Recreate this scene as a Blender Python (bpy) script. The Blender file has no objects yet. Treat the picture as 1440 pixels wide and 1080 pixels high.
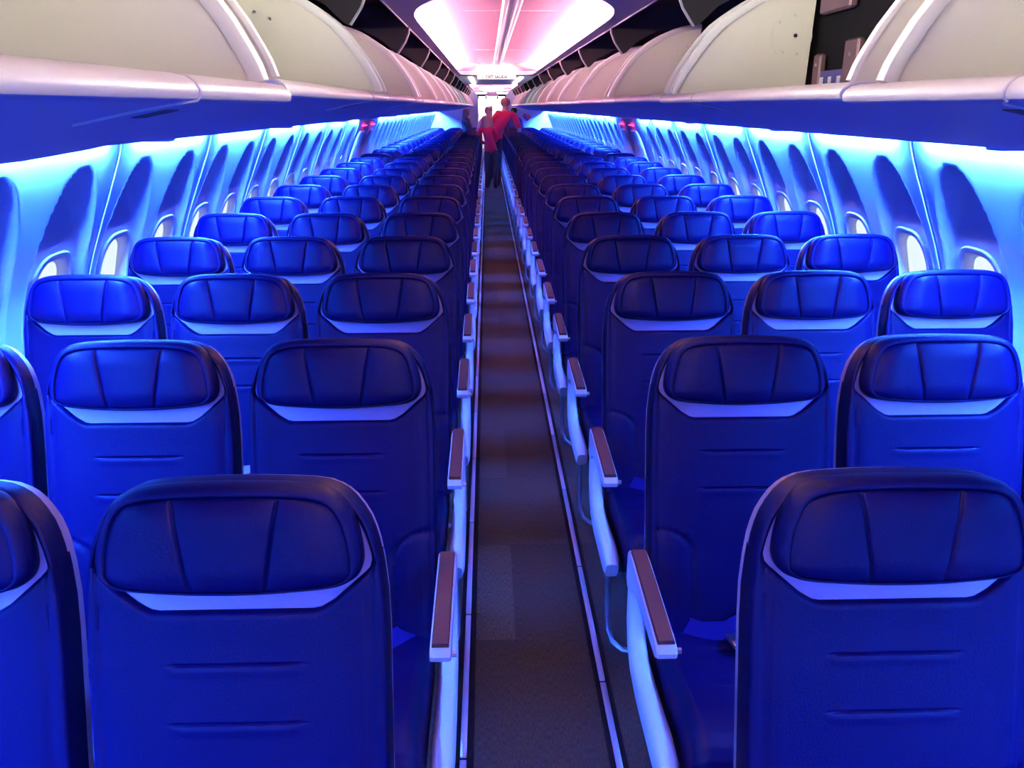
import bpy, math, random
import numpy as np
from mathutils import Vector, Matrix

random.seed(7)
SC = bpy.context.scene
COL = SC.collection

# ------------------------------------------------------------------ camera, world, exposure
cam_d = bpy.data.cameras.new('camera')
cam_d.sensor_fit = 'HORIZONTAL'
cam_d.sensor_width = 36.0
cam_d.lens = 36.0 * 1122 / 1440
cam_d.clip_start = 0.02
cam = bpy.data.objects.new('camera', cam_d)
COL.objects.link(cam)
cam.location = (-0.13, 0.0, 1.70)
cam.rotation_euler = (math.radians(90 - 19.17), 0, math.radians(-1.69))
SC.camera = cam

W = bpy.data.worlds.new('World')
SC.world = W
W.use_nodes = True
bg = W.node_tree.nodes['Background']
bg.inputs[0].default_value = (0.85, 0.93, 1.0, 1)
bg.inputs[1].default_value = 1.25
SC.view_settings.view_transform = 'Standard'
SC.view_settings.look = 'None'
SC.view_settings.exposure = 0.0
SC.view_settings.gamma = 1.0
SC.view_settings.use_curve_mapping = False
SC.cycles.max_bounces = 7
SC.cycles.diffuse_bounces = 5
SC.cycles.glossy_bounces = 3
SC.cycles.transparent_max_bounces = 8
SC.cycles.caustics_reflective = False
SC.cycles.caustics_refractive = False
SC.cycles.sample_clamp_indirect = 6.0

WASH = (0.026, 0.125, 1.0)      # blue sidewall wash light
WASH_P = 3700.0
COVE = (1.0, 0.53, 0.62)      # pink-white ceiling cove light
COVE_P = 500.0
COVE_FRONT = (1.0, 0.94, 0.78)
COVE_FRONT_P = 540.0
GALLEY_P = 8.0

# ------------------------------------------------------------------ materials
MATS = {}
def mat(name, color, rough=0.5, metal=0.0, emis=None, power=0.0, noise=None, bump=None, spec=None):
    if name in MATS:
        return MATS[name]
    m = bpy.data.materials.new(name)
    m.use_nodes = True
    nt = m.node_tree
    b = nt.nodes['Principled BSDF']
    b.inputs['Base Color'].default_value = (*color, 1)
    b.inputs['Roughness'].default_value = rough
    b.inputs['Metallic'].default_value = metal
    if spec is not None:
        b.inputs['Specular IOR Level'].default_value = spec
    if emis:
        b.inputs['Emission Color'].default_value = (*emis, 1)
        b.inputs['Emission Strength'].default_value = power
    if noise or bump:
        tc = nt.nodes.new('ShaderNodeTexCoord')
    if noise:
        sc_, amt = noise
        n = nt.nodes.new('ShaderNodeTexNoise'); n.inputs['Scale'].default_value = sc_; n.inputs['Detail'].default_value = 4
        nt.links.new(tc.outputs['Object'], n.inputs['Vector'])
        mx = nt.nodes.new('ShaderNodeMix'); mx.data_type = 'RGBA'
        mx.inputs[6].default_value = (*[c * (1 - amt) for c in color], 1)
        mx.inputs[7].default_value = (*[min(1, c * (1 + amt)) for c in color], 1)
        nt.links.new(n.outputs['Fac'], mx.inputs[0])
        nt.links.new(mx.outputs[2], b.inputs['Base Color'])
    if bump:
        sc_, st = bump
        n = nt.nodes.new('ShaderNodeTexNoise'); n.inputs['Scale'].default_value = sc_; n.inputs['Detail'].default_value = 3
        nt.links.new(tc.outputs['Object'], n.inputs['Vector'])
        bp = nt.nodes.new('ShaderNodeBump'); bp.inputs['Strength'].default_value = st; bp.inputs['Distance'].default_value = 0.002
        nt.links.new(n.outputs['Fac'], bp.inputs['Height'])
        nt.links.new(bp.outputs['Normal'], b.inputs['Normal'])
    MATS[name] = m
    return m

M_LEATHER = mat('blue_leather', (0.0005, 0.0005, 0.027), 0.45, bump=(260, 0.25), spec=0.09)
M_LINER = mat('grey_liner_fabric', (0.30, 0.25, 0.44), 0.7, noise=(200, 0.08))
M_SHELL = mat('grey_seat_plastic', (0.62, 0.62, 0.68), 0.4, noise=(60, 0.03))
M_ARMGREY = mat('pale_armrest_plastic', (0.72, 0.73, 0.80), 0.38, noise=(60, 0.03))
M_PAD = mat('brown_arm_pad', (0.062, 0.026, 0.020), 0.65, spec=0.25, bump=(300, 0.2))
M_BELT = mat('blue_belt_webbing', (0.001, 0.003, 0.085), 0.7, bump=(500, 0.3), spec=0.05)
M_METAL = mat('brushed_metal', (0.62, 0.62, 0.66), 0.3, 1.0)
M_DARKMETAL = mat('dark_metal', (0.05, 0.05, 0.06), 0.45, 0.6)
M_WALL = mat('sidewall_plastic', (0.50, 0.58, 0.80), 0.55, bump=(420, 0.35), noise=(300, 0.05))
M_WALLTRIM = mat('sidewall_trim', (0.85, 0.87, 0.9), 0.4, noise=(40, 0.02))
M_BEZEL = mat('window_bezel_plastic', (0.80, 0.82, 0.86), 0.4, noise=(40, 0.02))
M_WASH = mat('blue_wash_lamp', (0.0, 0.0, 0.0), 0.5, emis=WASH, power=WASH_P)
M_BIN = mat('cream_bin_plastic', (0.74, 0.71, 0.60), 0.42, noise=(8, 0.04))
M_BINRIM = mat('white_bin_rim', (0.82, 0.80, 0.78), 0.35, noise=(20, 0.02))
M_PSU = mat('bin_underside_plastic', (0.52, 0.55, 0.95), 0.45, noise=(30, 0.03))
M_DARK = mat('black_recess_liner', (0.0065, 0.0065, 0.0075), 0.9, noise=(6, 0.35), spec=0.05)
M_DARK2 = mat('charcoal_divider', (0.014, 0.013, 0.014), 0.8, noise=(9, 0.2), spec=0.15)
M_DIVEDGE = mat('grey_divider_edge', (0.30, 0.29, 0.30), 0.4, noise=(20, 0.04))
M_BRACKET = mat('plum_metal_bracket', (0.16, 0.09, 0.11), 0.5, 0.3, noise=(30, 0.2))
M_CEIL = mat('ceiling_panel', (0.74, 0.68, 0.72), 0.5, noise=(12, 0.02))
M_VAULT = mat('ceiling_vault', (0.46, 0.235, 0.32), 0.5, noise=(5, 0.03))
M_COVE = mat('pink_white_cove_lamp', (0, 0, 0), 0.5, emis=COVE, power=COVE_P)
M_COVEF = mat('warm_white_cove_lamp', (0, 0, 0), 0.5, emis=COVE_FRONT, power=COVE_FRONT_P)
M_ROD = mat('white_tube_lamp', (0, 0, 0), 0.5, emis=(1, 0.97, 0.97), power=6)
M_RED = mat('red_exit_lamp', (0, 0, 0), 0.5, emis=(1, 0.03, 0.12), power=6)
M_GLIGHT = mat('galley_ceiling_lamp', (0, 0, 0), 0.5, emis=(1, 0.97, 0.95), power=GALLEY_P)
M_GWALL = mat('white_galley_laminate', (0.85, 0.84, 0.84), 0.45, noise=(10, 0.02))
M_BULK = mat('bulkhead_laminate', (0.62, 0.60, 0.70), 0.5, noise=(15, 0.03))
M_BLACK = mat('black_plastic', (0.01, 0.01, 0.012), 0.5, noise=(20, 0.2))
M_TAN = mat('tan_vent_plastic', (0.62, 0.46, 0.25), 0.6, noise=(20, 0.1))
M_SIGN = mat('backlit_sign', (0.8, 0.8, 0.78), 0.5, emis=(1, 0.97, 0.93), power=0.5)
M_SIGNTXT = mat('sign_lettering', (0.012, 0.004, 0.003), 0.8, noise=(30, 0.1))
M_PLACARD = mat('blue_placard', (0.06, 0.05, 0.22), 0.5, noise=(30, 0.1))
M_STRIP = mat('floor_strip_metal', (0.50, 0.44, 0.48), 0.32, 0.55, noise=(40, 0.05))
M_STRIPDK = mat('floor_strip_rubber', (0.004, 0.004, 0.005), 0.9, noise=(40, 0.2), spec=0.05)

# carpet: dark ribbed tiles with a lighter random patch
def carpet():
    m = bpy.data.materials.new('ribbed_carpet'); m.use_nodes = True
    nt = m.node_tree; b = nt.nodes['Principled BSDF']; N = nt.nodes.new
    tc = N('ShaderNodeTexCoord')
    mp = N('ShaderNodeMapping'); mp.inputs['Scale'].default_value = (1, 1, 1); mp.inputs['Location'].default_value = (0.31, 0.22, 0)
    nt.links.new(tc.outputs['Object'], mp.inputs['Vector'])
    br = N('ShaderNodeTexBrick')
    br.inputs['Color1'].default_value = (0.019, 0.020, 0.015, 1); br.inputs['Color2'].default_value = (0.042, 0.044, 0.029, 1)
    br.inputs['Mortar'].default_value = (0.023, 0.023, 0.018, 1)
    br.inputs['Scale'].default_value = 1.0; br.inputs['Mortar Size'].default_value = 0.002
    br.inputs['Brick Width'].default_value = 0.52; br.inputs['Row Height'].default_value = 0.62; br.inputs['Bias'].default_value = -0.1
    nt.links.new(mp.outputs['Vector'], br.inputs['Vector'])
    n = N('ShaderNodeTexNoise'); n.inputs['Scale'].default_value = 320
    mp2 = N('ShaderNodeMapping'); mp2.inputs['Scale'].default_value = (1, 0.18, 1)
    nt.links.new(tc.outputs['Object'], mp2.inputs['Vector']); nt.links.new(mp2.outputs['Vector'], n.inputs['Vector'])
    mx = N('ShaderNodeMix'); mx.data_type = 'RGBA'; mx.blend_type = 'MULTIPLY'; mx.inputs[0].default_value = 1
    rp = N('ShaderNodeMapRange'); rp.inputs[1].default_value = 0.3; rp.inputs[2].default_value = 0.7; rp.inputs[3].default_value = 0.45; rp.inputs[4].default_value = 1.5
    nt.links.new(n.outputs['Fac'], rp.inputs[0])
    nt.links.new(br.outputs['Color'], mx.inputs[6]); nt.links.new(rp.outputs[0], mx.inputs[7])
    nt.links.new(mx.outputs[2], b.inputs['Base Color'])
    b.inputs['Roughness'].default_value = 0.9
    b.inputs['Specular IOR Level'].default_value = 0.2
    bp = N('ShaderNodeBump'); bp.inputs['Strength'].default_value = 0.6; bp.inputs['Distance'].default_value = 0.003
    nt.links.new(n.outputs['Fac'], bp.inputs['Height']); nt.links.new(bp.outputs['Normal'], b.inputs['Normal'])
    return m
M_CARPET = carpet()

def pane_material():
    m = bpy.data.materials.new('window_acrylic'); m.use_nodes = True
    nt = m.node_tree
    for n in list(nt.nodes):
        if n.type != 'OUTPUT_MATERIAL': nt.nodes.remove(n)
    out = [n for n in nt.nodes if n.type == 'OUTPUT_MATERIAL'][0]
    t = nt.nodes.new('ShaderNodeBsdfTransparent'); t.inputs[0].default_value = (0.93, 0.96, 0.97, 1)
    g = nt.nodes.new('ShaderNodeBsdfGlossy'); g.inputs['Roughness'].default_value = 0.08
    mx = nt.nodes.new('ShaderNodeMixShader'); mx.inputs[0].default_value = 0.06
    nt.links.new(t.outputs[0], mx.inputs[1]); nt.links.new(g.outputs[0], mx.inputs[2]); nt.links.new(mx.outputs[0], out.inputs[0])
    return m
M_PANE = pane_material()

# ------------------------------------------------------------------ mesh helpers
class MB:
    def __init__(s): s.v = []; s.f = []
    def add(s, v, f):
        o = len(s.v); s.v += [tuple(p) for p in v]; s.f += [tuple(i + o for i in q) for q in f]; return s
    def box(s, x0, x1, y0, y1, z0, z1):
        v = [(x, y, z) for z in (z0, z1) for y in (y0, y1) for x in (x0, x1)]
        return s.add(v, [(0, 2, 3, 1), (4, 5, 7, 6), (0, 1, 5, 4), (2, 6, 7, 3), (0, 4, 6, 2), (1, 3, 7, 5)])
    def bevbox(s, x0, x1, y0, y1, z0, z1, b):
        # box with chamfered edges, stacked rings in z
        def ring(i, z):
            return [(x0 + i + b, y0 + i, z), (x1 - i - b, y0 + i, z), (x1 - i, y0 + i + b, z), (x1 - i, y1 - i - b, z),
                    (x1 - i - b, y1 - i, z), (x0 + i + b, y1 - i, z), (x0 + i, y1 - i - b, z), (x0 + i, y0 + i + b, z)]
        return s.rings([ring(b, z0), ring(0, z0 + b), ring(0, z1 - b), ring(b, z1)])
    def rings(s, R, cap=True, closed=True):
        n = len(R[0]); v = [p for r in R for p in r]; f = []
        for k in range(len(R) - 1):
            for i in range(n if closed else n - 1):
                j = (i + 1) % n
                f.append((k * n + i, k * n + j, (k + 1) * n + j, (k + 1) * n + i))
        if cap:
            f.append(tuple(range(n))[::-1]); f.append(tuple((len(R) - 1) * n + i for i in range(n)))
        return s.add(v, f)
    def grid(s, P):
        h = len(P); w = len(P[0]); v = [p for r in P for p in r]
        f = [(a * w + b, a * w + b + 1, (a + 1) * w + b + 1, (a + 1) * w + b) for a in range(h - 1) for b in range(w - 1)]
        return s.add(v, f)
    def tube(s, pts, r, n=8, flat=1.0):
        pts = [Vector(p) for p in pts]; R = []
        rr = r if isinstance(r, (list, tuple)) else [r] * len(pts)
        ref = None
        for i, p in enumerate(pts):
            t = (pts[min(i + 1, len(pts) - 1)] - pts[max(i - 1, 0)]).normalized()
            if ref is None:
                ref = Vector((1, 0, 0)) if abs(t.x) < 0.9 else Vector((0, 0, 1))
            a = (ref - t * ref.dot(t)).normalized(); b = t.cross(a); ref = a
            R.append([p + a * math.cos(2 * math.pi * k / n) * rr[i] + b * math.sin(2 * math.pi * k / n) * rr[i] * flat for k in range(n)])
        return s.rings(R)
    def extrude(s, poly, axis, a, b):
        # poly of 2d points extruded along axis ('x': (y,z) points, 'y': (x,z), 'z': (x,y))
        def P(p, t):
            return {'x': (t, p[0], p[1]), 'y': (p[0], t, p[1]), 'z': (p[0], p[1], t)}[axis]
        return s.rings([[P(p, a) for p in poly], [P(p, b) for p in poly]])
    def ribbon(s, pts, width_dir, w, th=0.003):
        wd = Vector(width_dir); R = []
        pts = [Vector(p) for p in pts]
        for i, p in enumerate(pts):
            t = (pts[min(i + 1, len(pts) - 1)] - pts[max(i - 1, 0)]).normalized()
            d = wd[i] if isinstance(width_dir, list) else wd
            d = (d - t * d.dot(t)).normalized(); n = t.cross(d)
            R.append([p + d * w / 2 + n * th / 2, p - d * w / 2 + n * th / 2, p - d * w / 2 - n * th / 2, p + d * w / 2 - n * th / 2])
        return s.rings(R)
    def disc(s, c, r, axis, th, n=20):
        c = Vector(c); R = []
        for t in (0, th):
            row = []
            for k in range(n):
                ca, sa = r * math.cos(2 * math.pi * k / n), r * math.sin(2 * math.pi * k / n)
                row.append(c + {'y': Vector((ca, t, sa)), 'z': Vector((ca, sa, t)), 'x': Vector((t, ca, sa))}[axis])
            R.append(row)
        return s.rings(R)
    def mesh(s, name, m, smooth=True, angle=40):
        me = bpy.data.meshes.new(name)
        me.from_pydata([tuple(p) for p in s.v], [], s.f)
        me.validate(); me.update()
        import bmesh
        bm = bmesh.new(); bm.from_mesh(me)
        bmesh.ops.recalc_face_normals(bm, faces=bm.faces)
        lim = math.radians(angle)
        for e in bm.edges:
            if len(e.link_faces) == 2 and e.calc_face_angle(0) > lim: e.smooth = False
        for f in bm.faces: f.smooth = smooth
        bm.to_mesh(me); bm.free()
        me.materials.append(m)
        return me
    def build(s, name, m, parent=None, loc=(0, 0, 0), smooth=True, angle=40):
        return link(name, s.mesh(name, m, smooth, angle), parent, loc)

def link(name, me, parent=None, loc=(0, 0, 0), rot=(0, 0, 0)):
    o = bpy.data.objects.new(name, me); COL.objects.link(o)
    o.parent = parent; o.location = loc; o.rotation_euler = rot
    return o
def empty(name, loc=(0, 0, 0), rot=(0, 0, 0)):
    o = link(name, None, None, loc, rot); o.empty_display_size = 0.1
    return o
def tag(o, label=None, cat=None, group=None, kind=None):
    if label: o['label'] = label
    if cat: o['category'] = cat
    if group: o['group'] = group
    if kind: o['kind'] = kind
    return o
def copy_tree(o, parent=None, keep=None):
    c = o.copy(); COL.objects.link(c); c.parent = parent
    for ch in KIDS.get(o.name, []):
        if keep is None or ch.name.split('.')[0] in keep:
            copy_tree(ch, c, keep)
    return c
KIDS = {}
def index_kids():
    KIDS.clear()
    for o in list(SC.objects):
        if o.parent: KIDS.setdefault(o.parent.name, []).append(o)

ORD = ['', 'first', 'second', 'third', 'fourth', 'fifth', 'sixth', 'seventh', 'eighth', 'ninth', 'tenth', 'eleventh', 'twelfth',
       'thirteenth', 'fourteenth', 'fifteenth', 'sixteenth', 'seventeenth', 'eighteenth', 'nineteenth', 'twentieth']
SIDE = {-1: 'starboard', 1: 'port'}     # the seats face the viewer: starboard is X < 0

Y_FRONT, Y_BULK, Y_END = -3.1, 23.35, 26.6
EXIT0, EXIT1 = 9.20, 10.75

# ------------------------------------------------------------------ floor
fl = MB().box(-1.70, 1.70, Y_FRONT, Y_END, -0.05, 0.0).build('floor', M_CARPET, smooth=False)
tag(fl, 'dark ribbed carpet floor of the cabin', kind='structure')

# floor path strips either side of the aisle: short metal segments in a dark rubber base
for sx in (-1, 1):
    r = empty('floor_path_strip', (sx * 0.213, 0, 0))
    tag(r, 'thin %s metal floor strip along the %s edge of the aisle carpet' % ('pinkish' if sx < 0 else 'bluish', SIDE[sx]), 'floor strip', 'aisle floor strips')
    MB().box(-0.024, 0.024, 0.4, Y_BULK, 0.0005, 0.004).build('rubber_base', M_STRIPDK, r, smooth=False)
    MB().box(0.0165 * (-1 if sx > 0 else 1) - 0.004, 0.0165 * (-1 if sx > 0 else 1) + 0.012, 0.4, Y_BULK, 0.0005, 0.003).build('rubber_lip', M_STRIPDK, r, smooth=False)
    seg = MB().bevbox(-0.009, 0.009, 0.0, 0.652, 0.004, 0.0085, 0.0015).mesh('strip_segment', M_STRIP)
    y = 0.42 + (0.3 if sx > 0 else 0)
    while y < Y_BULK - 0.7:
        link('strip_segment', seg, r, (0, y, 0)); y += 0.66

# ------------------------------------------------------------------ side walls
PZ = np.array([0.0, 0.10, 0.25, 0.45, 0.65, 0.82, 0.95, 1.07, 1.17, 1.268, 1.36, 1.45, 1.52, 1.578, 1.62, 1.68])
PX = np.array([1.690, 1.715, 1.745, 1.772, 1.782, 1.776, 1.755, 1.724, 1.685, 1.642, 1.602, 1.562, 1.533, 1.513, 1.503, 1.495])
def wall_x(z): return float(np.interp(z, PZ, PX))
_zz = np.linspace(0, 1.68, 400)
_xx = np.interp(_zz, PZ, PX); _k = np.ones(21) / 21
_xs = np.convolve(np.pad(_xx, 10, mode='edge'), _k, 'valid')
def wall_x(z): return float(np.interp(z, _zz, _xs))
WZ, WA, WB = 1.00, 0.122, 0.172      # window centre height and half sizes

def sup(a, b, n, k=3.2):
    out = []
    for i in range(n):
        t = 2 * math.pi * i / n; c, s = math.cos(t), math.sin(t)
        out.append((a * math.copysign(abs(c) ** (2 / k), c), b * math.copysign(abs(s) ** (2 / k), s)))
    return out

def make_panel(L, wins):
    """inner surface of a sidewall panel, facing -X at X=wall_x(z), spanning y 0..L, with arched recesses round the windows"""
    nv = int(76 * L / 1.05); zs = [0, .06, .12, .2, .3, .4, .5, .58, .64, .70] + [.70 + i * .0135 for i in range(1, 64)] + [1.60, 1.64, 1.68]
    P = []
    for z in zs:
        row = []
        for j in range(nv + 1):
            y = L * j / nv; off = 0.0
            for wc in wins:
                a = 0.206 * max(0.0, 1 - (max(0, z - 0.95) / 0.545) ** 2.6) ** 0.5 if z < 1.495 else 0.0
                a = a if z > 0.62 else 0.206 * max(0, (z - 0.45) / 0.17)
                d = (a - abs(y - wc))
                t = max(0, min(1, (d + 0.004) / 0.020)); t = t * t * (3 - 2 * t)
                off = max(off, (0.022 + 0.72 * max(0.0, 1.700 - wall_x(z)) * (1 if z > 1.0 else 0)) * t * (1 if a > 0 else 0))
            e = min(y, L - y)
            off += 0.010 * max(0, 1 - e / 0.012) ** 2 + 0.004 * max(0, 1 - e / 0.09)
            row.append((wall_x(z) + off, y, z))
        P.append(row)
    mb = MB().grid(P)
    keep = []
    for q in mb.f:
        c = sum((Vector(mb.v[i]) for i in q), Vector()) / 4
        if any((abs(c.y - wc) / (WA + .004)) ** 3.2 + (abs(c.z - WZ) / (WB + .004)) ** 3.2 < 1 for wc in wins): continue
        keep.append(q)
    mb.f = keep
    return mb.mesh('sidewall_panel', M_WALL, angle=70)

def bezel_mesh():
    o = sup(1, 1, 40); R = []
    for (da, out) in ((0.030, 0.022), (0.024, 0.014), (0.008, 0.013), (0.0, 0.022), (-0.005, 0.040), (-0.010, 0.055)):
        R.append([(wall_x(WZ + q[1] * (WB + da)) + out, q[0] * (WA + da), WZ + q[1] * (WB + da)) for q in o])
    return MB().rings(R, cap=False).mesh('window_bezel', M_BEZEL)
def pane_mesh():
    o = sup(WA - .006, WB - .006, 40)
    return MB().rings([[(wall_x(WZ + q[1]) + 0.045 + t, q[0], WZ + q[1]) for q in o] for t in (0, .004)]).mesh('window_pane', M_PANE, smooth=False)
def shade_mesh():   # the part-lowered window blind
    o = [q for q in sup(WA - .004, WB - .004, 40) if q[1] > WB * 0.62]
    o = sorted(o, key=lambda q: q[0])
    return MB().rings([[(wall_x(WZ + q[1]) + 0.060 + t, q[0], WZ + q[1]) for q in o] for t in (0, .004)]).mesh('window_blind', M_BEZEL, smooth=False)
ME_BEZ, ME_PANE, ME_SHADE = bezel_mesh(), pane_mesh(), shade_mesh()
def seam_mesh():
    return MB().tube([(wall_x(z) - 0.0005, 0, z) for z in np.linspace(0.3, 1.60, 26)], 0.0018, 6).mesh('seam_trim', M_WALLTRIM)
ME_SEAM = seam_mesh()
def lamp_mesh(L): return MB().box(1.478, 1.504, L * 0.105, L * 0.895, 1.600, 1.606).mesh('wash_lamp', M_WASH, smooth=False)

PITCH_P = 1.05
panels = []                       # (y0, length)
y = 3.20 - 6 * PITCH_P
while y < EXIT0 - 0.8:
    panels.append((y, PITCH_P)); y += PITCH_P
panels.append((y, EXIT0 - y))
y = EXIT1
while y < Y_BULK - 0.5:
    panels.append((y, PITCH_P)); y += PITCH_P
PME = {}
for sx, nm in ((-1, 'wall_left'), (1, 'wall_right')):
    w = empty(nm, (0, 0, 0)); tag(w, 'cabin side wall of arched window panels', kind='structure')
    for (y0, L) in panels:
        key = round(L, 3)
        wins = [L * .25, L * .75] if L > 1 else [L * 0.36]
        if key not in PME: PME[key] = (make_panel(L, wins), lamp_mesh(L))
        # the right-hand wall is built as is; the left-hand one is the same panel turned round
        loc = (0, y0, 0) if sx > 0 else (0, y0 + L, 0)
        rot = (0, 0, 0) if sx > 0 else (0, 0, math.pi)
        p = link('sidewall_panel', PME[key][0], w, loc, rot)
        for wc in wins:
            link('window_bezel', ME_BEZ, p, (0, wc, 0)); link('window_pane', ME_PANE, p, (0, wc, 0))
        link('seam_trim', ME_SEAM, p, (0, 0, 0))
        link('wash_lamp', PME[key][1], p)
    # exit bay: two hatches with a red marker light above each, no blue wash
    def xm(s): return s
    def sheet(y0, y1, z0, z1, out, n=14):
        P = [[(sx * (wall_x(z) + out), yy, z) for yy in (y0, y1)] for z in np.linspace(z0, z1, n)]
        return P
    MB().grid(sheet(EXIT0, EXIT1, 0, 1.68, 0.006, 30)).build('exit_bay_liner', M_BULK, w)
    for k in range(2):
        ya = EXIT0 + 0.16 + k * 0.72; yb = ya + 0.54
        R = []
        ol = sup(0.27, 0.46, 36, 6)
        for (g, out) in ((0.0, 0.0), (0.0, -0.016), (-0.02, -0.026), (-0.26, -0.026)):
            R.append([(sx * (wall_x(0.98 + q[1] * (0.46 + g) / 0.46) + out), (ya + yb) / 2 + q[0] * (0.27 + g * 0.58) / 0.27, 0.98 + q[1] * (0.46 + g) / 0.46) for q in ol])
        h = MB().rings(R).build('exit_hatch', M_BULK, w)
        MB().box(sx * 1.655 - .012, sx * 1.655 + .012, (ya + yb) / 2 - .10, (ya + yb) / 2 + .10, 1.245, 1.30).build('hatch_handle_cover', M_BLACK, h, smooth=False)
        o = sup(0.085, 0.13, 24)
        MB().rings([[(sx * (wall_x(1.02 + q[1]) - .028 - t), (ya + yb) / 2 + q[0], 1.02 + q[1]) for q in o] for t in (0, .006)]).build('hatch_window', M_BLACK, h)
        MB().box(sx * 1.530 - .012, sx * 1.530 + .012, (ya + yb) / 2 - .12, (ya + yb) / 2 + .12, 1.492, 1.502).build('exit_marker_lamp', M_RED, h, smooth=False)
        MB().box(sx * 1.535 - .012, sx * 1.535 + .012, (ya + yb) / 2 - .05, (ya + yb) / 2 + .05, 1.530, 1.565).build('exit_placard', M_BLACK, h, smooth=False)

# light-tight shell behind the bins and panels
sh = empty('wall_upper', (0, 0, 0)); tag(sh, 'dark structure behind the overhead bins', kind='structure')
for sx in (-1, 1):
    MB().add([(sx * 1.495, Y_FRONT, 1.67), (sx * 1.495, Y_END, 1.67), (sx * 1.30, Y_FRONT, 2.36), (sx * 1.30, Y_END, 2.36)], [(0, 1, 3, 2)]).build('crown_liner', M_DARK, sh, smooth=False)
    MB().add([(sx * 1.72, Y_BULK, 0), (sx * 1.72, Y_END, 0), (sx * 1.72, Y_BULK, 1.70), (sx * 1.72, Y_END, 1.70), (sx * 1.49, Y_BULK, 1.70), (sx * 1.49, Y_END, 1.70)],
             [(0, 1, 3, 2), (2, 3, 5, 4)]).build('galley_side_liner', M_GWALL, sh, smooth=False)
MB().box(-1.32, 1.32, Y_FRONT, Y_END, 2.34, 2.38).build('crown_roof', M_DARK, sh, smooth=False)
wf = MB().box(-1.76, 1.76, Y_FRONT - 0.06, Y_FRONT, 0, 2.38).build('wall_front', M_BULK, smooth=False)
tag(wf, 'forward end wall of the cabin', kind='structure')

# service panel (underside between bins and wall): one piece per bin length, open seam between
psu = empty('trim_1', (0, 0, 0)); tag(psu, 'passenger service panels under the overhead bins', kind='structure')
def psu_mesh(L):
    prof = [(0.955, 1.640), (0.99, 1.618), (1.10, 1.607), (1.25, 1.598), (1.40, 1.585), (1.455, 1.578), (1.470, 1.584), (1.472, 1.66), (1.462, 1.66), (1.455, 1.60), (1.25, 1.615), (0.99, 1.65)]
    return MB().extrude(prof, 'y', 0.003, L - 0.003).mesh('service_panel', M_PSU, angle=30)
BIN_L = 1.60
BIN0 = 1.49 - 3 * BIN_L
NB = 17
ME_PSU = psu_mesh(BIN_L)
ME_READ = MB().disc((1.2, 0, 1.594), 0.022, 'z', 0.010).mesh('reading_lamp', M_DARKMETAL)
ME_GRILLE = MB().bevbox(1.10, 1.20, -0.03, 0.03, 1.5985, 1.612, 0.002).mesh('air_grille', M_PSU)
for sx in (-1, 1):
    for i in range(NB):
        y0 = BIN0 + i * BIN_L
        if y0 < Y_FRONT + 0.1 or y0 > Y_BULK: continue
        p = link('service_panel', ME_PSU, psu, (0, y0 if sx > 0 else y0 + BIN_L, 0), (0, 0, 0 if sx > 0 else math.pi))
        link('air_grille', ME_GRILLE, p, (0, 0.5, 0))

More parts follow.
